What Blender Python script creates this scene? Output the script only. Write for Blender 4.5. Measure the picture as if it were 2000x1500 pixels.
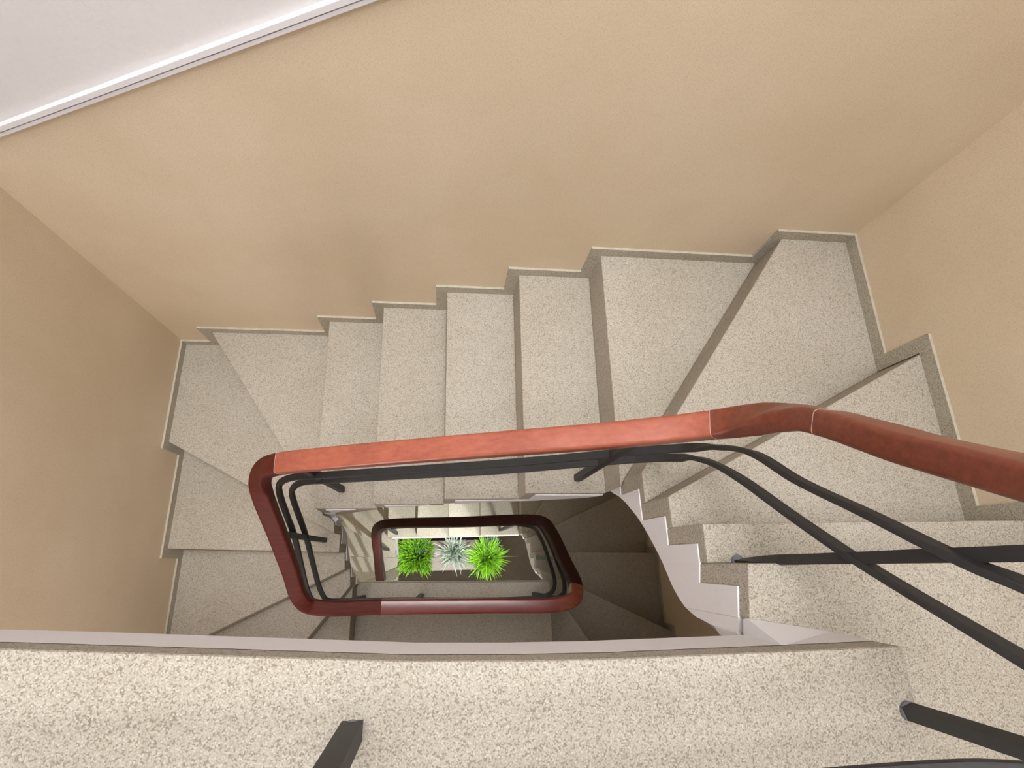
import bpy, bmesh, math, random
from mathutils import Vector, Matrix
random.seed(7)
for o in list(bpy.data.objects): bpy.data.objects.remove(o)
SC = bpy.context.scene
COL = SC.collection
S = 0.17                      # one riser, in metres; plan units below are risers too
XL, XR, XR2, YB, YF = -7.83, 8.58, 9.45, 6.40, -6.2
def W(x, y, l): return Vector((x*S, y*S, -l*S))

# ------------------------------------------------------------ camera
cam = bpy.data.cameras.new('camera'); co = bpy.data.objects.new('camera', cam); COL.objects.link(co)
R3 = Matrix(((0.9922692235526059, -0.01839785944884054, -0.12273266377784979),
             (-0.020587655902645486, 0.9508454681987564, -0.30898065316505735),
             (0.12238437978247176, 0.309118770658742, 0.9431159256484161)))
co.matrix_world = Matrix.Translation((0, 0, 5.1303*S)) @ R3.to_4x4()
cam.sensor_width = 36; cam.sensor_fit = 'HORIZONTAL'; cam.lens = 1050.16/2000*36
cam.clip_start = 0.01; cam.clip_end = 100
SC.camera = co

# ------------------------------------------------------------ world, exposure
w = bpy.data.worlds.new('world'); SC.world = w; w.use_nodes = True
w.node_tree.nodes['Background'].inputs[0].default_value = (0.80, 0.88, 1, 1)
w.node_tree.nodes['Background'].inputs[1].default_value = 0.3
vs = SC.view_settings; vs.view_transform = 'Standard'; vs.look = 'None'; vs.gamma = 1; vs.use_curve_mapping = False
vs.exposure = 0.1
SKYLIGHT, WINDOW_TOP, WINDOW_MID, DOOR_GLASS = .9, 15.0, 5.4, .3

# daylight falling down the shaft from the roof light
sl = bpy.data.lights.new('roof_daylight', 'AREA'); sl.shape = 'RECTANGLE'; sl.size = 11.6*S; sl.size_y = 9.5*S
sl.energy = 20.5; sl.spread = math.radians(52); sl.color = (.98, .975, .95)
so = bpy.data.objects.new('roof_daylight', sl); COL.objects.link(so); so.location = (-1.0*S, 1.4*S, 25.8*S)

# ceiling lamp under the lower landing
pl = bpy.data.lights.new('landing_lamp', 'SPOT'); pl.energy = 95; pl.shadow_soft_size = .006; pl.spot_size = math.radians(95); pl.spot_blend = .7; pl.color = (.96, 1, .94)
po = bpy.data.objects.new('landing_lamp', pl); COL.objects.link(po); po.location = W(0, -1.7, 17.72)
po.rotation_euler = (W(-3.6, 1.2, 28)-W(0, -1.7, 17.72)).to_track_quat('-Z', 'Y').to_euler()

# ------------------------------------------------------------ materials
def nm(name):
    m = bpy.data.materials.new(name); m.use_nodes = True
    nt = m.node_tree; b = nt.nodes['Principled BSDF']
    return m, nt, b
def node(nt, t, **k):
    n = nt.nodes.new(t)
    for a, v in k.items(): setattr(n, a, v)
    return n
def coords(nt, scale=1.0, vec=None):
    t = node(nt, 'ShaderNodeTexCoord'); mp = node(nt, 'ShaderNodeMapping')
    mp.inputs['Scale'].default_value = vec or (scale,)*3
    nt.links.new(t.outputs['Object'], mp.inputs['Vector']); return mp.outputs[0]
def ramp(nt, src, stops):
    r = node(nt, 'ShaderNodeValToRGB'); e = r.color_ramp.elements
    e[0].position, e[0].color = stops[0][0], (*stops[0][1], 1)
    e[1].position, e[1].color = stops[-1][0], (*stops[-1][1], 1)
    for p_, c_ in stops[1:-1]:
        n = e.new(p_); n.color = (*c_, 1)
    nt.links.new(src, r.inputs[0]); return r.outputs[0]
def noise(nt, vec, scale, detail=3, rough=.6):
    n = node(nt, 'ShaderNodeTexNoise'); n.inputs['Scale'].default_value = scale
    n.inputs['Detail'].default_value = detail; n.inputs['Roughness'].default_value = rough
    nt.links.new(vec, n.inputs['Vector']); return n.outputs[0]
def mix(nt, a, b, f, mode='MIX'):
    m = node(nt, 'ShaderNodeMix', data_type='RGBA', blend_type=mode)
    for s, v in ((m.inputs[6], a), (m.inputs[7], b), (m.inputs[0], f)):
        if hasattr(v, 'node'): nt.links.new(v, s)
        elif isinstance(v, tuple): s.default_value = (*v, 1)
        else: s.default_value = v
    return m.outputs[2]
def terrazzo(name, base, dark, light, grain=230, bump=.35, warm=.3):
    m, nt, b = nm(name); v = coords(nt)
    vo = node(nt, 'ShaderNodeTexVoronoi'); vo.inputs['Scale'].default_value = grain
    nt.links.new(v, vo.inputs['Vector'])
    sp = node(nt, 'ShaderNodeSeparateColor'); nt.links.new(vo.outputs['Color'], sp.inputs[0])
    c = ramp(nt, sp.outputs[0], [(0, dark), (.10, dark), (.24, base), (.7, base), (1, light)])
    # thin dark mortar between the grains
    e = ramp(nt, vo.outputs['Distance'], [(0, (1, 1, 1)), (.45, (1, 1, 1)), (.8, (.80, .77, .72))])
    c = mix(nt, c, e, 1.0, 'MULTIPLY')
    blot = ramp(nt, noise(nt, v, 3.2, 4), [(.35, (.93, .90, .84)), (.65, (1.04, 1.02, 1.0))])
    c = mix(nt, c, blot, .8, 'MULTIPLY')
    st = ramp(nt, noise(nt, v, 9, 5, .7), [(.62, (1, 1, 1)), (.78, (1.0, .90, .74))])
    c = mix(nt, c, st, warm, 'MULTIPLY')
    nt.links.new(c, b.inputs['Base Color']); b.inputs['Roughness'].default_value = .82
    b.inputs['Specular IOR Level'].default_value = .25
    bp = node(nt, 'ShaderNodeBump'); bp.inputs['Strength'].default_value = bump; bp.inputs['Distance'].default_value = .0012
    nt.links.new(e, bp.inputs['Height']); nt.links.new(bp.outputs[0], b.inputs['Normal'])
    return m
def plaster(name, a, c2, grain=260, bump=.3, fine=.1, blotch=2.0):
    m, nt, b = nm(name); v = coords(nt)
    c = mix(nt, a, c2, ramp(nt, noise(nt, v, blotch, 4), [(.35, (0, 0, 0)), (.65, (1, 1, 1))]))
    n2 = noise(nt, v, grain, 3, .7)
    g = ramp(nt, n2, [(.3, (1-fine*2,)*3), (.5, (1, 1, 1)), (.75, (1+fine*.5,)*3)])
    c = mix(nt, c, g, 1.0, 'MULTIPLY')
    nt.links.new(c, b.inputs['Base Color']); b.inputs['Roughness'].default_value = .9
    b.inputs['Specular IOR Level'].default_value = .15
    bp = node(nt, 'ShaderNodeBump'); bp.inputs['Strength'].default_value = bump; bp.inputs['Distance'].default_value = .0015
    nt.links.new(n2, bp.inputs['Height']); nt.links.new(bp.outputs[0], b.inputs['Normal'])
    return m
def wood(name, dark, light, rough=.3, coat=.3, spec=.5):
    m, nt, b = nm(name); v = coords(nt, vec=(3, 30, 30))
    n = noise(nt, v, 3, 6, .65)
    c = ramp(nt, n, [(.3, dark), (.7, light)])
    c = mix(nt, c, ramp(nt, noise(nt, coords(nt), 9, 3), [(.4, (.82, .8, .8)), (.6, (1, 1, 1))]), .8, 'MULTIPLY')
    nt.links.new(c, b.inputs['Base Color']); b.inputs['Roughness'].default_value = rough
    b.inputs['Coat Weight'].default_value = coat; b.inputs['Specular IOR Level'].default_value = spec; b.inputs['Coat Roughness'].default_value = .18
    return m
def plain(name, col, rough=.5, metal=0):
    m, nt, b = nm(name); b.inputs['Roughness'].default_value = rough; b.inputs['Metallic'].default_value = metal
    c = ramp(nt, noise(nt, coords(nt), 40, 4), [(.3, tuple(x*.85 for x in col)), (.7, tuple(min(1, x*1.1) for x in col))])
    nt.links.new(c, b.inputs['Base Color']); return m
def emit(name, col, strength):
    m, nt, b = nm(name); b.inputs['Base Color'].default_value = (.8, .8, .8, 1)
    b.inputs['Emission Color'].default_value = (*col, 1); b.inputs['Emission Strength'].default_value = strength
    return m
M_TREAD = terrazzo('washed terrazzo', (.455, .425, .375), (.29, .262, .22), (.56, .535, .485), grain=430)
M_SKIRT = terrazzo('grey terrazzo skirting', (.47, .44, .37), (.29, .265, .215), (.56, .53, .46), grain=430, bump=.2)
M_WALL = plaster('tan scratched render', (.68, .555, .395), (.73, .605, .45), fine=.08)
M_WHITE = plaster('white painted plaster', (.72, .70, .70), (.74, .72, .72), grain=70, bump=.35, fine=.015)
M_PANEL = plaster('smooth white paint', (.76, .74, .765), (.79, .77, .79), grain=60, bump=.08, fine=.01)
M_LIP = plain('pale skirting edge', (.50, .465, .385), .8)
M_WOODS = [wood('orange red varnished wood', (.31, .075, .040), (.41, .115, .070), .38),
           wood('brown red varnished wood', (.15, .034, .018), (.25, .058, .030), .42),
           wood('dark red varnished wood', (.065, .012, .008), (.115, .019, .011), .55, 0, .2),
           wood('red varnished wood darkened as shade', (.022, .006, .005), (.042, .010, .007), .6, 0, .15)]  # last wood: shade of the lower well put into the rail's colour
M_SEAM = plain('pale glue line', (.46, .31, .25), .8)
M_IRON = plain('dark grey painted iron', (.030, .029, .030), .58)
M_RUST = plain('grey primer spot', (.17, .17, .19), .8)
M_FLOOR = plaster('brown floor tiles', (.06, .05, .037), (.075, .058, .043), grain=90, bump=.1, fine=.05, blotch=9)
M_STONE = plaster('pale planter slab', (.55, .48, .46), (.46, .39, .37), grain=70, bump=.2, fine=.05, blotch=14)
M_POT = plain('dark plastic pot', (.03, .03, .028), .6)
M_SOIL = plain('potting soil', (.035, .025, .018), .95)
M_FRAME = plain('white window frame', (.7, .7, .69), .5)
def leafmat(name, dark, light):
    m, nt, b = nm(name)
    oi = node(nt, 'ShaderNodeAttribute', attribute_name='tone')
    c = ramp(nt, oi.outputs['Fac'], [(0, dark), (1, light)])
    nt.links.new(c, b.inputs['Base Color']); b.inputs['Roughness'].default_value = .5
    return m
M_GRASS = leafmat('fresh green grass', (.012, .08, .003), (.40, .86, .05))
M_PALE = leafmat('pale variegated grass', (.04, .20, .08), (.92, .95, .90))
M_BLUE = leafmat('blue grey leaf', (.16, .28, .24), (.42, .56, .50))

# ------------------------------------------------------------ helpers
def mesh(name, verts, faces, mats, parent=None, idx=None, smooth=False):
    me = bpy.data.meshes.new(name); me.from_pydata([tuple(v) for v in verts], [], faces)
    for m in (mats if isinstance(mats, (list, tuple)) else [mats]): me.materials.append(m)
    if idx:
        for p_, i in zip(me.polygons, idx): p_.material_index = i
    bm = bmesh.new(); bm.from_mesh(me); bmesh.ops.recalc_face_normals(bm, faces=bm.faces[:])
    bm.to_mesh(me); bm.free()
    if smooth:
        for p_ in me.polygons: p_.use_smooth = True
    o = bpy.data.objects.new(name, me); COL.objects.link(o)
    if parent: o.parent = parent
    return o
def empty(name, loc=(0, 0, 0)):
    o = bpy.data.objects.new(name, None); COL.objects.link(o); o.location = loc; return o
def tag(o, label=None, cat=None, group=None, kind=None):
    if label: o['label'] = label
    if cat: o['category'] = cat
    if group: o['group'] = group
    if kind: o['kind'] = kind
    return o
class Geo:
    def __init__(s): s.v, s.f, s.i = [], [], []
    def add(s, v, f, i=0):
        n = len(s.v); s.v += [Vector(x) for x in v]; s.f += [tuple(a+n for a in q) for q in f]
        s.i += ([i]*len(f) if isinstance(i, int) else list(i)); return s
    def box(s, x0, x1, y0, y1, l0, l1, i=0, top=None):
        p = [W(x, y, l) for l in (l0, l1) for x, y in ((x0, y0), (x1, y0), (x1, y1), (x0, y1))]
        t = i if top is None else top
        return s.add(p, [(0, 1, 2, 3), (7, 6, 5, 4), (0, 4, 5, 1), (1, 5, 6, 2), (2, 6, 7, 3), (3, 7, 4, 0)], [t, i, i, i, i, i])
    def prism(s, poly, l0, l1, i=0, bot=None, bpoly=None):
        """poly (x, y) list; l0 top level; l1 bottom level or list of levels"""
        n = len(poly); L1 = l1 if isinstance(l1, (list, tuple)) else [l1]*n; bq = bpoly or poly
        v = [W(x, y, l0) for x, y in poly] + [W(x, y, l) for (x, y), l in zip(bq, L1)]
        f = [tuple(range(n))] + [(a, (a+1) % n, (a+1) % n+n, a+n) for a in range(n)]
        ii = [i]*(n+1)
        cx = sum(a[0] for a in bq)/n; cy = sum(a[1] for a in bq)/n; cl = sum(L1)/n
        v.append(W(cx, cy, cl)); c = 2*n
        f += [(a+n, (a+1) % n+n, c) for a in range(n)]; ii += [i if bot is None else bot]*n
        return s.add(v, f, ii)
    def build(s, name, mats, parent=None, smooth=False):
        o = mesh(name, s.v, s.f, mats, parent, s.i, smooth)
        if parent is not None:
            o.matrix_parent_inverse = Matrix.Translation(parent.location).inverted()
        return o
def bevel(o, wd=.004, seg=2, ang=40):
    b = o.modifiers.new('bevel', 'BEVEL'); b.width = wd; b.segments = seg; b.limit_method = 'ANGLE'; b.angle_limit = math.radians(ang)
    return o

# ------------------------------------------------------------ stairs data
TOP = {  # level : plan polygon of the tread
 1: [(4.36, -.866), (3.41, -.70), (3.49, -.11), (XR, -.15), (XR, YF), (4.36, YF)],
 2: [(3.49, -.11), (3.49, .40), (XR, .38), (XR, -.15)],
 3: [(3.49, .40), (3.47, .87), (XR, 3.40), (XR, .38)],
 4: [(3.47, .87), (3.46, 1.40), (7.07, YB), (XR, YB), (XR, 3.40)],
 5: [(3.46, 1.40), (3.39, 1.27), (3.37, YB), (7.07, YB)],
 6: [(3.39, 1.27), (1.68, 1.28), (1.67, YB), (3.37, YB)],
 7: [(1.68, 1.28), (.02, 1.28), (0, YB), (1.67, YB)],
 8: [(.02, 1.28), (-1.64, 1.28), (-1.65, YB), (0, YB)],
 9: [(-1.64, 1.28), (-3.18, 1.28), (-3.22, YB), (-1.65, YB)],
 10: [(-3.18, 1.28), (-3.16, 1.20), (-6.71, YB), (-3.22, YB)],
 11: [(-3.16, 1.20), (-3.05, 1.1), (-3.02, .78), (XL, 3.39), (XL, YB), (-6.71, YB)],
 12: [(-3.02, .78), (-3.03, .29), (XL, .48), (XL, 3.39)],
 13: [(-3.03, .29), (-2.99, -.20), (XL, -2.43), (XL, .48)],
 14: [(-2.99, -.20), (-2.95, -.74), (-7.28, YF), (XL, YF), (XL, -2.43)],
 15: [(-2.95, -.74), (-3.02, -.80), (-3.02, YF), (-7.28, YF)],
}
LOW = {
 17: [(4.03, -.84), (4.10, -.80), (7.83, YF), (4.03, YF)],
 18: [(4.10, -.80), (3.97, -.40), (XR2, -2.99), (XR2, YF), (7.83, YF)],
 19: [(3.97, -.40), (3.97, .25), (XR2, .11), (XR2, -2.99)],
 20: [(3.97, .25), (3.97, .91), (XR2, 3.25), (XR2, .11)],
 21: [(3.97, .91), (3.93, 1.14), (7.3, YB), (XR2, YB), (XR2, 3.25)],
 22: [(3.93, 1.14), (3.85, 1.15), (3.88, YB), (7.3, YB)],
 23: [(3.85, 1.15), (1.91, 1.17), (1.91, YB), (3.88, YB)],
 24: [(1.91, 1.17), (.29, 1.18), (.29, YB), (1.91, YB)],
 25: [(.29, 1.18), (-1.36, 1.22), (-1.37, YB), (.29, YB)],
 26: [(-1.36, 1.22), (-3.0, 1.24), (-3.05, YB), (-1.37, YB)],
 27: [(-3.0, 1.24), (-2.95, 1.22), (-7.4, YB), (-3.05, YB)],
 28: [(-2.95, 1.22), (-2.70, 1.15), (-2.70, .35), (XL, 3.2), (XL, YB), (-7.4, YB)],
 29: [(-2.70, .35), (-2.70, .22), (XL, .4), (XL, 3.2)],
 30: [(-2.70, .22), (-2.70, -.30), (XL, -2.46), (XL, .4)],
 31: [(-2.70, -.30), (-2.75, -.80), (-7.3, YF), (XL, YF), (XL, -2.46)],
 32: [(-2.75, -.80), (-2.80, -.85), (-2.80, YF), (-7.3, YF)],
}
# lower edge of the white string, as (x, y, level) along the well
EDGE_A = [(3.37, -.87, 1.6), (3.42, -.80, 2.35), (3.45, -.69, 2.7), (3.47, -.47, 3.07), (3.49, -.2, 3.40), (3.49, .08, 3.70), (3.49, .36, 4.03), (3.48, .66, 4.42),
          (3.47, .95, 4.92), (3.46, 1.16, 5.4), (3.44, 1.28, 5.9), (3.30, 1.29, 6.5), (3.04, 1.28, 6.75), (2.09, 1.28, 7.3), (.96, 1.28, 7.62), (-.69, 1.28, 8.4),
          (-1.95, 1.28, 9.0), (-2.49, 1.28, 9.4), (-2.85, 1.27, 10.0), (-3.02, 1.20, 11.2), (-3.05, 1.05, 12.4), (-3.05, .89, 12.92), (-3.05, .47, 13.44), (-3.05, .03, 13.99),
          (-3.02, -.35, 14.6), (-3.0, -.60, 15.6), (-2.98, -.72, 16.3)]
EDGE_B = [(4.0, -.84, 17.9), (3.98, -.6, 19.2), (3.97, -.2, 20.2), (3.97, .3, 20.9), (3.97, .8, 21.6), (3.95, 1.05, 22.4), (3.85, 1.15, 23.2), (3.3, 1.16, 23.9), (1.9, 1.17, 24.7),
          (.3, 1.18, 25.6), (-1.36, 1.22, 26.7), (-2.3, 1.23, 27.6), (-2.6, 1.22, 28.6), (-2.70, 1.1, 29.5), (-2.70, .6, 31), (-2.70, .2, 32), (-2.70, -.3, 32.9), (-2.75, -.80, 33)]
def edge_level(E_, x, y):
    best = None
    for (x0, y0, l0), (x1, y1, l1) in zip(E_, E_[1:]):
        dx, dy = x1-x0, y1-y0; t = max(0, min(1, ((x-x0)*dx+(y-y0)*dy)/(dx*dx+dy*dy+1e-9)))
        d = math.hypot(x-x0-t*dx, y-y0-t*dy)
        if best is None or d < best[0]: best = (d, l0+(l1-l0)*t)
    return best[1]
def near_well(x, y): return -3.4 < x < 4.4 and -1.0 < y < 1.6
def build_flight(parent, steps, E_, wall_bottom=None, floor_level=None):
    for k, poly in steps.items():
        prev = [p_ for p_ in poly if (k-1) in steps and p_ in steps[k-1]]
        nxt = [p_ for p_ in poly if (k+1) in steps and p_ in steps[k+1]]
        lv = []
        for p_ in poly:
            if near_well(*p_): l = max(k+.35, edge_level(E_, *p_)-.02)
            elif p_ in prev and p_ not in nxt: l = k-1+1.9
            elif p_ in nxt: l = k+1.9
            else: l = k+1.4
            if floor_level: l = min(l, floor_level)
            lv.append(l)
        g = Geo().prism(poly, k, lv, 0, 1)
        o = g.build('step', [M_TREAD, M_WHITE], parent); bevel(o, .0035, 2, 50)
def string_panel(parent, steps, E_, path_off=.02):
    """white side of the flight, stepping up under a 0.25 band of terrazzo"""
    # nosing breakpoints measured along the well
    segs = []          # (x0, y0, x1, y1, top)
    for k, poly in steps.items():
        ws = [p_ for p_ in poly if near_well(*p_)]
        if k == 1: ws = [(3.36, -.872), (3.395, -.85), (3.41, -.80)]+ws[1:]
        for a, b in zip(ws, ws[1:]):
            ln = math.hypot(b[0]-a[0], b[1]-a[1]); last = b == ws[-1]
            n = max(1, int(ln/.08))
            for j in range(n):
                t0, t1 = j/n, (j+1)/n; tm = (t0+t1)/2
                p0 = (a[0]+(b[0]-a[0])*t0, a[1]+(b[1]-a[1])*t0); p1 = (a[0]+(b[0]-a[0])*t1, a[1]+(b[1]-a[1])*t1)
                rest = (1-tm)*ln if last else 9
                top = k+.22 if rest > .25 else k+1.22
                segs.append((p0, p1, top))
    g = Geo(); th = .12; runs = [g]
    for p0, p1, top in segs:
        b0, b1 = edge_level(E_, *p0), edge_level(E_, *p1)
        if max(b0, b1) <= top+.02:
            if g.v: g = Geo(); runs.append(g)
            continue
        dx, dy = p1[0]-p0[0], p1[1]-p0[1]; ln = math.hypot(dx, dy)+1e-9
        nx, ny = -dy/ln, dx/ln            # towards the well
        if (p0[0]+nx-.2)**2*.2+(p0[1]+ny-.25)**2 > (p0[0]-nx-.2)**2*.2+(p0[1]-ny-.25)**2: nx, ny = -nx, -ny
        q = []
        for (x, y), bl in ((p0, b0), (p1, b1)):
            for off in (path_off, -th):
                q += [W(x+nx*off, y+ny*off, top), W(x+nx*off, y+ny*off, max(bl, top+.01))]
        # 0 out top,1 out bot,2 in top,3 in bot ; 4..7
        g.add(q, [(0, 1, 5, 4), (2, 6, 7, 3), (0, 4, 6, 2), (1, 3, 7, 5), (0, 2, 3, 1), (4, 5, 7, 6)])
    for g in runs:
        if g.v: g.build('side_string', M_PANEL, parent)

# ------------------------------------------------------------ shell
def wallmesh(name, pieces):
    g = Geo()
    for a, m_ in pieces: g.add(a, [tuple(range(len(a)))], m_)
    o = g.build(name, [M_WALL, M_WHITE]); sm = o.modifiers.new('thickness', 'SOLIDIFY'); sm.thickness = .12; sm.offset = 1
    return tag(o, kind='structure')
CEIL, GR = -26, 33
def tl(x): return 2.46-.4667*(x+6.88)      # top of the tan render on the back wall
def wbox(name, x0, x1, y0, y1, l0, l1, m, parent=None):
    return Geo().box(x0, x1, y0, y1, l0, l1).build(name, m, parent)
# back wall in two finishes, built as slabs
g = Geo()
def slab_y(g, pts, y0, y1, i):      # pts (x, level) extruded in y
    n = len(pts); v = [W(x, y0, l) for x, l in pts]+[W(x, y1, l) for x, l in pts]
    g.add(v, [tuple(range(n)), tuple(range(2*n-1, n-1, -1))]+[(a, (a+1) % n, (a+1) % n+n, a+n) for a in range(n)], i)
def slab_x(g, pts, x0, x1, i):
    n = len(pts); v = [W(x0, y, l) for y, l in pts]+[W(x1, y, l) for y, l in pts]
    g.add(v, [tuple(range(n)), tuple(range(2*n-1, n-1, -1))]+[(a, (a+1) % n, (a+1) % n+n, a+n) for a in range(n)], i)
slab_y(g, [(XL-.6, tl(XL-.6)), (XR+.6, tl(XR+.6)), (XR+.6, 12), (XR2+.6, 12), (XR2+.6, GR+1), (XL-.6, GR+1)], YB, YB+.8, 0)
slab_y(g, [(XL-.6, CEIL-.6), (XR+.6, CEIL-.6), (XR+.6, tl(XR+.6)), (XL-.6, tl(XL-.6))], YB+.01, YB+.8, 1)
tag(g.build('wall_back', [M_WALL, M_WHITE]), kind='structure')
g = Geo()
a0, a1 = tl(XL), 3.35
slab_x(g, [(YB, a0), (YB, GR+1), (YF-.8, GR+1), (YF-.8, a1)], XL-.8, XL, 0)
slab_x(g, [(YB, CEIL), (YB, a0), (YF-.8, a1), (YF-.8, CEIL)], XL-.8, XL-.01, 1)
tag(g.build('wall_left', [M_WALL, M_WHITE]), kind='structure')
g = Geo()
r0, r1 = tl(XR), -8.0
slab_x(g, [(YB, r0), (YB, 9), (YF-.8, 9), (YF-.8, r1)], XR, XR+1.7, 0)
slab_x(g, [(YB, CEIL), (YB, r0), (YF-.8, r1), (YF-.8, CEIL)], XR+.01, XR+1.7, 1)
tag(g.build('wall_right', [M_WALL, M_WHITE]), kind='structure'); g = Geo()
slab_x(g, [(YB, 9), (YB, GR+1), (YF-.8, GR+1), (YF-.8, 9)], XR2, XR2+.83, 0)
tag(g.build('wall_right', [M_WALL, M_WHITE]), kind='structure')
# front wall behind the landings, with openings for window_1, window_2 and the street door
g = Geo()
def holed(g, x0, x1, l0, l1, holes):
    ls = sorted({l0, l1, *[h[2] for h in holes], *[h[3] for h in holes]})
    for a, b in zip(ls, ls[1:]):
        hs = [h for h in holes if h[2] <= a and h[3] >= b]; x = x0
        for h in sorted(hs):
            g.box(x, h[0], YF-.8, YF, a, b); x = h[1]
        g.box(x, x1, YF-.8, YF, a, b)
H4 = (5.3, 6.4, 19.6, 21.1)
H1, H2, H3 = (-7.2, 1.5, -25.4, -16), (-6.5, -2.5, 2.5, 9.5), (-4.5, 3.0, 20.6, 33.0)
holed(g, XL-.8, XR2+.8, CEIL-.6, GR+1, [H1, H2, H3, H4])
tag(g.build('wall_front', [M_WHITE]), kind='structure')
def window(name, H, strength, col, nx=2, dep=.36):
    e = tag(empty(name, W((H[0]+H[1])/2, YF-.3, H[3])), kind='structure')
    gg = Geo(); t = .3 if H[1]-H[0] > 2 else .1
    gg.box(H[0], H[1], YF-dep-.14, YF-dep+.1, H[2], H[2]+t); gg.box(H[0], H[1], YF-dep-.14, YF-dep+.1, H[3]-t, H[3])
    for j in range(nx+1):
        xx = H[0]+(H[1]-H[0]-t)*j/nx; gg.box(xx, xx+t, YF-dep-.14, YF-dep+.1, H[2]+t, H[3]-t)
    gg.build('window_frame', M_FRAME, e)
    gp = Geo().box(H[0]+t, H[1]-t, YF-dep-.04, YF-dep, H[2]+t, H[3]-t)
    gp.build('frosted_pane', emit(name+' daylight', col, strength), e)
window('window_1', H1, WINDOW_TOP, (.97, .965, .95), 3)
window('window_2', H2, WINDOW_MID, (1, .90, .84), 2)
window('window_4', H4, 420, (.96, 1, .95), 1, .1)
window('door_1', H3, DOOR_GLASS, (.92, 1, .98), 2)
# ceiling with a skylight over the well
SK = (-6.8, 7.6, -5.3, 5.6)
g = Geo()
g.box(XL-.8, SK[0], YF-.8, YB+.8, CEIL-.6, CEIL).box(SK[1], XR2+.8, YF-.8, YB+.8, CEIL-.6, CEIL)
g.box(SK[0], SK[1], YF-.8, SK[2], CEIL-.6, CEIL).box(SK[0], SK[1], SK[3], YB+.8, CEIL-.6, CEIL)
tag(g.build('ceiling', M_WHITE), kind='structure')
e = tag(empty('window_3', W(.5, 1, CEIL)), kind='structure')
g = Geo()
for j in range(4):
    xx = SK[0]+(SK[1]-SK[0]-.3)*j/3; g.box(xx, xx+.3, SK[2], SK[3], CEIL-.5, CEIL-.1)
g.build('window_frame', M_FRAME, e)
Geo().box(SK[0], SK[1], SK[2], SK[3], CEIL-.42, CEIL-.38).build('frosted_pane', emit('skylight daylight', (1, .985, .96), SKYLIGHT), e)
# ground floor
tag(Geo().box(XL-.8, XR2+.8, YF-.8, YB+.8, GR, GR+1).build('floor', M_FLOOR), kind='structure')

# moulding that caps the tan render (two fillets and a groove)
g = Geo()
for dl, dh, pr in ((-.16, -.075, .085), (-.075, -.05, .03), (-.05, .01, .07)):
    v = []
    for x in (XL, XR):
        l = tl(x)
        v += [W(x, YB-pr, l+dl), W(x, YB-pr, l+dh), W(x, YB+.05, l+dh), W(x, YB+.05, l+dl)]
    g.add(v, [(0, 1, 2, 3), (7, 6, 5, 4), (0, 4, 5, 1), (1, 5, 6, 2), (2, 6, 7, 3), (3, 7, 4, 0)])
tag(g.build('trim_1', M_PANEL), kind='structure')

# ------------------------------------------------------------ landings
L0E = [(XL, -.36), (-5.6, -.47), (-3.44, -.594), (-1.91, -.698), (-.26, -.81), (.7, -.845), (1.53, -.862), (3.35, -.866), (3.375, -.866), (4.36, -.866)]
L0B = [(XL, -.36), (-5.6, -.47), (-3.44, -.594), (-1.91, -.698), (-.26, -.81), (.7, -.845), (1.53, -.862), (3.35, -.866), (3.375, -.70), (4.36, -.866)]
def landing(name, top_edge, bot_edge, l, xr, xl, thick, bandh):
    # solid slab: terrazzo top, white fascia and underside
    n = len(top_edge)
    rings = []
    ed = [(x, y) for x, y in top_edge]
    def ring(edge, lev): return [W(x, y, lev) for x, y in edge]+[W(xr, YF, lev), W(xl, YF, lev)]
    g = Geo(); N = n+2
    mid = top_edge
    v = ring(top_edge, l)+ring(mid, l+bandh)
    f = [tuple(range(N))]+[(a, (a+1) % N, (a+1) % N+N, a+N) for a in range(N)]+[tuple(range(2*N-1, N-1, -1))]
    g.add(v, f, 0); o = g.build(name, [M_TREAD]); bevel(o, .005, 2, 50)
    up = lambda E_, dy: [(x, y+dy) for x, y in E_]
    g = Geo(); v = ring(up(mid, .0), l+bandh)+ring(up(bot_edge, .015), l+1.0)+ring(up(bot_edge, .0), l+thick)
    f = [(a, (a+1) % N, (a+1) % N+N, a+N) for a in range(N)]+[(a+N, (a+1) % N+N, (a+1) % N+2*N, a+2*N) for a in range(N)]+[tuple(range(3*N-1, 2*N-1, -1))]
    g.add(v, f); g.build('white_fascia', M_PANEL, o)
    return tag(o, kind='structure')
landing('floor', L0E, L0B, 0, 4.36, XL, 1.08, .36)
L1E = [(-3.02, -.70), (-1, -.75), (1.2, -.79), (4.03, -.84)]
low_landing = landing('floor', L1E, L1E, 16, 4.03, -3.02, 1.1, .36)
Geo().prism([(math.cos(a)*.3, -1.7+math.sin(a)*.3) for a in [i*math.pi/8 for i in range(16)]], 17.09, 17.3).build('lamp_base', M_FRAME, low_landing)

# ------------------------------------------------------------ flights
up = tag(empty('staircase', W(0, 0, 16)), 'upper flight of pale terrazzo steps winding down the back wall in full light', 'staircase')
build_flight(up, TOP, EDGE_A); string_panel(up, TOP, EDGE_A)
dn = tag(empty('staircase', W(0, 0, GR)), 'shaded lower flight of terrazzo steps seen through the open well, beside the plants', 'staircase')
build_flight(dn, LOW, EDGE_B, floor_level=GR); string_panel(dn, LOW, EDGE_B)

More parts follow.
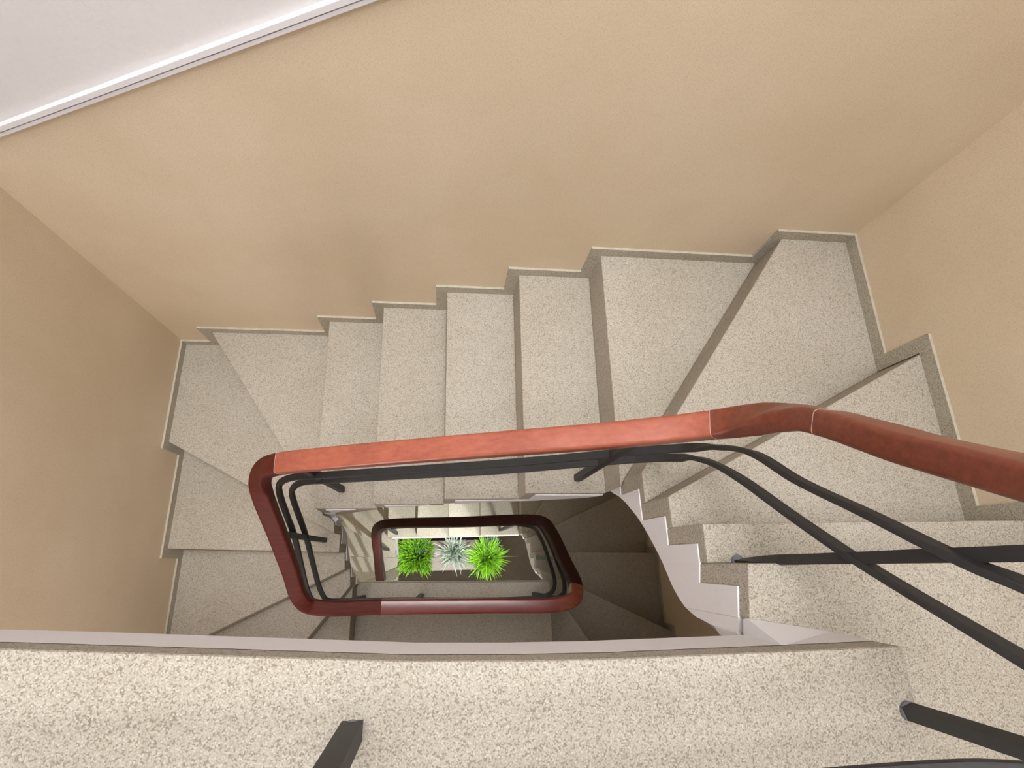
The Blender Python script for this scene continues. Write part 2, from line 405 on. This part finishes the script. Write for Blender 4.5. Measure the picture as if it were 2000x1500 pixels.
# ------------------------------------------------------------ skirtings following the steps
SKH, SKT = .27, .055
def skirt(name, axis, wall, inward, runs, end=None):
    """runs: [(level, from, to)] going down, coordinates along the wall; band above the treads plus a leg at each riser"""
    g = Geo()
    d = 1 if runs[0][2] > runs[0][1] else -1
    w0, w1 = sorted((wall, wall+inward*SKT))
    for j, (k, a, b) in enumerate(runs):
        leg_next = j < len(runs)-1
        lo, hi = sorted((a+(d*SKH if j else 0), b+(d*SKH if leg_next else 0)))
        if axis == 'y': g.box(lo, hi, w0, w1, k-SKH, k+.0, 0, 1)
        else: g.box(w0, w1, lo, hi, k-SKH, k+.0, 0, 1)
        if leg_next:
            lo, hi = sorted((b, b+d*SKH))
            if axis == 'y': g.box(lo, hi, w0, w1, k, runs[j+1][0], 0, 0)
            else: g.box(w0, w1, lo, hi, k, runs[j+1][0], 0, 0)
    return tag(g.build(name, [M_SKIRT, M_LIP]), kind='structure')
skirt('baseboard_right', 'x', XR, -1, [(1, YF, -.15), (2, -.15, .38), (3, .38, 3.40), (4, 3.40, YB)])
skirt('baseboard_back', 'y', YB, -1, [(4, XR-.055, 7.07), (5, 7.07, 3.37), (6, 3.37, 1.67), (7, 1.67, 0), (8, 0, -1.65), (9, -1.65, -3.22), (10, -3.22, -6.71), (11, -6.71, XL+.055)])
skirt('baseboard_left', 'x', XL, 1, [(11, YB, 3.39), (12, 3.39, .48), (13, .48, -2.43), (14, -2.43, YF)])
skirt('baseboard_right', 'x', XR2, -1, [(18, YF, -2.99), (19, -2.99, .11), (20, .11, 3.25), (21, 3.25, YB)])

# ------------------------------------------------------------ railings
def catmull(P, n=8):
    P = [Vector(p_) for p_ in P]; out = []
    Q = [P[0]*2-P[1]]+P+[P[-1]*2-P[-2]]
    for i in range(1, len(Q)-2):
        p0, p1, p2, p3 = Q[i-1:i+3]
        t0 = 0; t1 = t0+(p1-p0).length**.5; t2 = t1+(p2-p1).length**.5; t3 = t2+(p3-p2).length**.5
        for j in range(n):
            t = t1+(t2-t1)*j/n
            A1 = p0*((t1-t)/(t1-t0))+p1*((t-t0)/(t1-t0)); A2 = p1*((t2-t)/(t2-t1))+p2*((t-t1)/(t2-t1)); A3 = p2*((t3-t)/(t3-t2))+p3*((t-t2)/(t3-t2))
            B1 = A1*((t2-t)/(t2-t0))+A2*((t-t0)/(t2-t0)); B2 = A2*((t3-t)/(t3-t1))+A3*((t-t1)/(t3-t1))
            out.append(B1*((t2-t)/(t2-t1))+B2*((t-t1)/(t2-t1)))
    out.append(P[-1]); return out
def profile(w_, h_, r_, n=4):
    pts = []
    for cx, cy, a0 in ((w_/2-r_, h_/2-r_, 0), (-w_/2+r_, h_/2-r_, 90), (-w_/2+r_, -h_/2+r_, 180), (w_/2-r_, -h_/2+r_, 270)):
        for j in range(n+1):
            a = math.radians(a0+90*j/n); pts.append((cx+r_*math.cos(a), cy+r_*math.sin(a)))
    return pts
def sweep(pts, prof, i0=0, i1=None, up=Vector((0, 0, 1))):
    """world points"""
    i1 = len(pts)-1 if i1 is None else i1
    v, f = [], []; n = len(prof)
    for i in range(i0, i1+1):
        t = (pts[min(i+1, len(pts)-1)]-pts[max(i-1, 0)]).normalized()
        th = Vector((t.x, t.y, 0))
        sd = th.cross(up).normalized() if th.length > .05 else Vector((1, 0, 0))
        u = sd.cross(t).normalized()
        v += [pts[i]+sd*a+u*b for a, b in prof]
    m = i1-i0
    for r_ in range(m):
        for j in range(n):
            a = r_*n+j; b = r_*n+(j+1) % n; f.append((a, b, b+n, a+n))
    k0 = len(v); v += v[:n]+v[m*n:m*n+n]
    f.append(tuple(k0+j for j in range(n-1, -1, -1))); f.append(tuple(k0+n+j for j in range(n)))
    return v, f
RAIL = [(-7.6, -1.25, -6.4), (-4, -1.27, -6.4), (3.2, -1.30, -6.4), (3.75, -1.2, -6.2), (3.9, -.9, -5.6), (3.85, -.4, -4.2), (3.78, .15, -2.75),
 (3.749, .44, -2.05), (3.749, .747, -1.35), (3.745, .97, -.9), (3.755, 1.207, -.4), (3.76, 1.37, .05), (3.69, 1.51, .64), (3.46, 1.595, 1.28),
 (2.338, 1.6, 1.95), (.979, 1.601, 2.54), (-.529, 1.601, 3.19), (-2.047, 1.6, 3.9), (-2.715, 1.603, 4.3), (-3.125, 1.59, 4.8), (-3.36, 1.436, 5.35),
 (-3.415, 1.225, 5.8), (-3.40, .616, 6.9), (-3.351, -.213, 8.2), (-3.30, -.699, 8.8), (-3.151, -.955, 9.2), (-2.717, -1.043, 9.3), (-1.46, -1.055, 9.4),
 (1.121, -1.108, 9.4), (2.954, -1.126, 9.4), (3.385, -1.02, 9.5), (3.53, -.769, 9.8), (3.55, -.057, 11.2), (3.50, .749, 12.6), (3.375, 1.109, 13.2),
 (3.059, 1.25, 13.7), (.661, 1.351, 15.6), (-2.203, 1.48, 18.2), (-2.701, 1.42, 19.0), (-2.95, 1.125, 20.2), (-3.0, .158, 22), (-3.05, -.926, 24), (-2.9, -1.2, 24.6), (-1.5, -1.2, 25)]
N_SUB = 8
def wpts(nodes): return catmull([W(*n) for n in nodes], N_SUB)
rp = wpts(RAIL)
PR = profile(.355*S, .26*S, .055*S)
ua = tag(empty('stair_railing', W(3.8, 1.5, 2)), 'orange red wooden handrail with two black bars guarding the upper flight', 'railing')
ub = tag(empty('stair_railing', W(-1.4, -1.1, 16)), 'dark wine red handrail with black bars around the well one floor down', 'railing')
def rail_piece(par, a, b, mat, label=None):
    v, f = sweep(rp, PR, int(a*N_SUB), int(b*N_SUB))
    o = Geo().add(v, f).build('handrail', mat, par, True)
    for p_ in o.data.polygons:
        if len(p_.vertices) > 4: p_.use_smooth = False
    if label: o['label'] = label
    return o
def seam(rail, at, par):
    i = int(at*N_SUB); t = (rp[i+1]-rp[i-1]).normalized(); c = rp[i]
    pts = [c-t*.0007, c-t*.0003, c+t*.0003, c+t*.0007]
    v, f = sweep(pts, profile(.361*S, .267*S, .056*S))
    o = Geo().add(v, f).build('glue_joint', M_SEAM, rail)
    o.matrix_parent_inverse = Matrix.Translation(par.location).inverted()
    o.parent = rail; o.matrix_parent_inverse = rail.matrix_parent_inverse.inverted() @ Matrix.Translation(par.location).inverted() if False else Matrix.Identity(4)
    return o
p1 = rail_piece(ua, 0, 10, M_WOODS[1], 'brown red handrail section rising to the right')
p2 = rail_piece(ua, 10, 13, M_WOODS[1], 'curved handrail bend at the back right turn')
p3 = rail_piece(ua, 13, 18, M_WOODS[0], 'orange red straight handrail section')
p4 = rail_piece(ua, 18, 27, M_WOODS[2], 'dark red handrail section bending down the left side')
seam(p1, 10, ua); seam(p3, 13, ua); seam(p3, 18, ua)
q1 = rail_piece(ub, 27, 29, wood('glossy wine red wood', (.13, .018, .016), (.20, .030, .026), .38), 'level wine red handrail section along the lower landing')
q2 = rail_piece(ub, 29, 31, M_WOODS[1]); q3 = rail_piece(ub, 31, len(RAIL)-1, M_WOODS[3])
B1 = [(-7.6, -1.36, -2.9), (3.4, -1.36, -2.9), (4.05, -1.2, -2.8), (4.0, -.8, -2.6), (3.86, -.4, -2.1), (3.822, -.233, -1.78), (3.80, -.099, -1.45), (3.785, .321, -.6), (3.80, .744, .3), (3.80, 1.154, 1.0), (3.84, 1.40, 1.8), (3.75, 1.56, 2.6),
 (3.4, 1.60, 2.95), (1.184, 1.605, 4.2), (-2.196, 1.59, 5.5), (-2.954, 1.6, 5.9), (-3.241, 1.54, 6.2), (-3.38, 1.40, 6.7), (-3.41, 1.024, 7.5), (-3.42, .648, 8.3), (-3.399, -.825, 10.4),
 (-3.3, -.99, 10.7), (-3.0, -1.04, 10.9), (-1.5, -1.08, 11), (3.0, -1.14, 11), (3.4, -1.02, 11), (3.55, -.8, 11.3), (3.60, -.057, 12.6), (3.55, .749, 14.0), (3.42, 1.109, 14.6), (3.1, 1.25, 15.1), (.661, 1.36, 17), (-2.203, 1.48, 19.6), (-2.75, 1.42, 20.4), (-3.0, 1.125, 21.6), (-3.05, -.926, 25.4)]
B2 = [(-7.6, -1.42, -1.15), (2.0, -1.44, -1.22), (3.4, -1.375, -1.42), (3.98, -1.31, -1.75), (3.95, -1.0, -2.1), (3.88, -.74, -1.64), (3.88, -.107, -.3), (3.86, .342, .5), (3.83, .992, 1.6), (3.85, 1.341, 2.45), (3.80, 1.515, 3.2),
 (3.4, 1.59, 3.72), (2.4, 1.6, 4.3), (1.2, 1.6, 5.0), (-.6, 1.6, 5.65), (-2.3, 1.595, 6.25), (-2.926, 1.6, 6.6), (-3.195, 1.54, 7.0), (-3.331, 1.434, 7.5), (-3.389, .667, 9.3), (-3.41, -.85, 12),
 (-3.3, -1.038, 12.3), (-2.9, -1.08, 12.5), (-1.5, -1.1, 12.6), (3.0, -1.16, 12.6), (3.42, -1.04, 12.7), (3.6, -.8, 13), (3.65, -.057, 14.1), (3.6, .749, 15.4), (3.46, 1.109, 16), (3.1, 1.25, 16.4), (.661, 1.36, 18.3), (-2.203, 1.48, 20.9), (-2.8, 1.42, 21.8), (-3.05, 1.125, 23), (-3.1, -.926, 26.8)]
PB = profile(.135*S, .07*S, .015*S, 2)
for name, nodes, split in (('upper_bar', B1, 23), ('lower_bar', B2, 23)):
    bp_ = wpts(nodes)
    for par, a, b in ((ua, 0, split), (ub, split, len(nodes)-1)):
        v, f = sweep(bp_, PB, a*N_SUB, b*N_SUB); Geo().add(v, f).build(name, M_IRON, par)
def post(par, x, y, l, xt, yt, lt, wx=.15, wy=.13, twist=0, rot=0):
    n = 14; v = []; f = []
    for j in range(n+1):
        t = j/n; px, py, pl = x+(xt-x)*t, y+(yt-y)*t, l+.1+(lt-l-.1)*t
        a = rot+twist*min(1, t/.3)
        for sx, sy in ((-1, -1), (1, -1), (1, 1), (-1, 1)):
            dx, dy = sx*wx/2, sy*wy/2
            v.append(W(px+dx*math.cos(a)-dy*math.sin(a), py+dx*math.sin(a)+dy*math.cos(a), pl))
    for j in range(n):
        for q in range(4): f.append((j*4+q, j*4+(q+1) % 4, j*4+4+(q+1) % 4, j*4+4+q))
    f += [(3, 2, 1, 0), (n*4, n*4+1, n*4+2, n*4+3)]
    o = Geo().add(v, f).build('post', M_IRON, par)
    g = Geo(); g.prism([(x+math.cos(a)*.085, y+math.sin(a)*.085) for a in [i*math.pi/6 for i in range(12)]], l-.03, l+.02)
    c = g.build('post_foot', M_RUST, o)
    return o
# posts: base -> rail
post(ua, 3.907, -.093, 2, 3.80, -.02, -2.95, .11, .05, math.pi/2, 0)
post(ua, 2.797, 1.585, 6, 2.75, 1.6, 1.85)
post(ua, -2.54, 1.748, 9, -2.50, 1.62, 4.3, .13, .15)
post(ua, -3.483, .637, 12, -3.40, .60, 7.1, .17, .12)
post(ua, 4.26, -1.40, 0, 3.95, -1.30, -6.0, .115, .115, 0, .3)
post(ua, -.70, -1.30, 0, -.70, -1.30, -6.25, .17, .15)
post(ua, -5.2, -1.28, 0, -5.2, -1.27, -6.25, .17, .15)
post(ub, -2.752, -1.2, 16, -2.75, -1.05, 9.5); post(ub, -.727, -1.2, 16, -.73, -1.08, 9.5); post(ub, 3.4, -1.27, 16, 3.3, -1.08, 9.6)
post(ub, 4.1, .02, 19, 3.58, -.02, 11.5); post(ub, 2.9, 1.4, 23, 2.8, 1.27, 14.1); post(ub, -2.5, 1.45, 26, -2.45, 1.47, 18.7); post(ub, -3.1, .65, 28, -3.0, .62, 21.3)

# ------------------------------------------------------------ planter and plants
g = Geo(); g.box(-2.75, 2.35, -.62, 1.22, 31.6, GR, 0)
o = g.build('planter', M_STONE); bevel(o, .006)
tag(o, 'long pale stone planter block at the bottom of the stairwell', 'planter')
def blades(name, n, cx, cy, l0, rad, length, spread, mats, par, width=.028, square=False, seed=1, droop=.5):
    rnd = random.Random(seed); v, f, tone = [], [], []
    for _ in range(n):
        a = rnd.uniform(0, 2*math.pi); r_ = rad*math.sqrt(rnd.random())
        if square: bx, by = cx+rnd.uniform(-rad, rad), cy+rnd.uniform(-rad, rad)
        else: bx, by = cx+r_*math.cos(a), cy+r_*math.sin(a)
        ox, oy = (bx-cx)/rad, (by-cy)/rad
        dx, dy = ox*spread+rnd.gauss(0, spread*.35), oy*spread+rnd.gauss(0, spread*.35)
        L = length*rnd.uniform(.6, 1.1); tn = rnd.random()
        hd = math.hypot(dx, dy)+1e-6; sx, sy = -dy/hd, dx/hd
        base = len(v); ns = 4
        for j in range(ns+1):
            t = j/ns; wv = width*(1-t)**.6*.5+.002
            px, py = bx+dx*t*t*L/2, by+dy*t*t*L/2; pl = l0-L*t*(1-droop*min(1, hd)*t*.6)
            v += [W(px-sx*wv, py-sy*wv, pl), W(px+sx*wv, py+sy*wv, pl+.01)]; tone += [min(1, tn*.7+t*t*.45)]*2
        for j in range(ns):
            b = base+j*2; f.append((b, b+1, b+3, b+2))
    o = Geo().add(v, f).build(name, mats, par)
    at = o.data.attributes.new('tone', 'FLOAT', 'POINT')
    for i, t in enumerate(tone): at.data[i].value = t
    return o
def plant(name, label, x, y, l, n, rad, length, spread, mat, **k):
    e = tag(empty(name, W(x, y, 31.6)), label, 'plant')
    g = Geo(); c = [(x+math.cos(a)*.5*min(1, rad/.55), y+math.sin(a)*.5*min(1, rad/.55)) for a in [i*math.pi/12 for i in range(24)]]
    g.prism(c, 31.05, 31.6, 0); g.build('pot', M_POT, e)
    Geo().prism([(x+(a-x)*.9, y+(b-y)*.9) for a, b in c], 31.03, 31.06).build('soil', M_SOIL, e)
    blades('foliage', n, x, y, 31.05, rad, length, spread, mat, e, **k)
    return e
plant('potted_grass', 'bright green grass clipped square, leftmost of the three plants', -1.62, .34, 31, 620, .78, 1.2, .7, M_GRASS, square=True, seed=3, width=.12)
plant('potted_grass', 'bright green round spiky grass tuft, rightmost of the three plants', 2.78, .08, 31, 560, .60, 1.3, 1.15, M_GRASS, seed=5, width=.115)
plant('potted_grass', 'pale white and green striped grass between the two bright green ones', .72, .48, 31, 260, .50, 1.3, 1.0, M_PALE, seed=9, width=.14)
plant('potted_shrub', 'blue grey leafy sprig just behind the round green tuft', 3.1, .95, 31, 130, .22, 1.0, .8, M_BLUE, seed=11, width=.09)
plant('potted_shrub', 'blue grey leaves peeping out behind the square green grass', -1.4, 1.02, 31, 130, .3, .9, .8, M_BLUE, seed=12, width=.08)
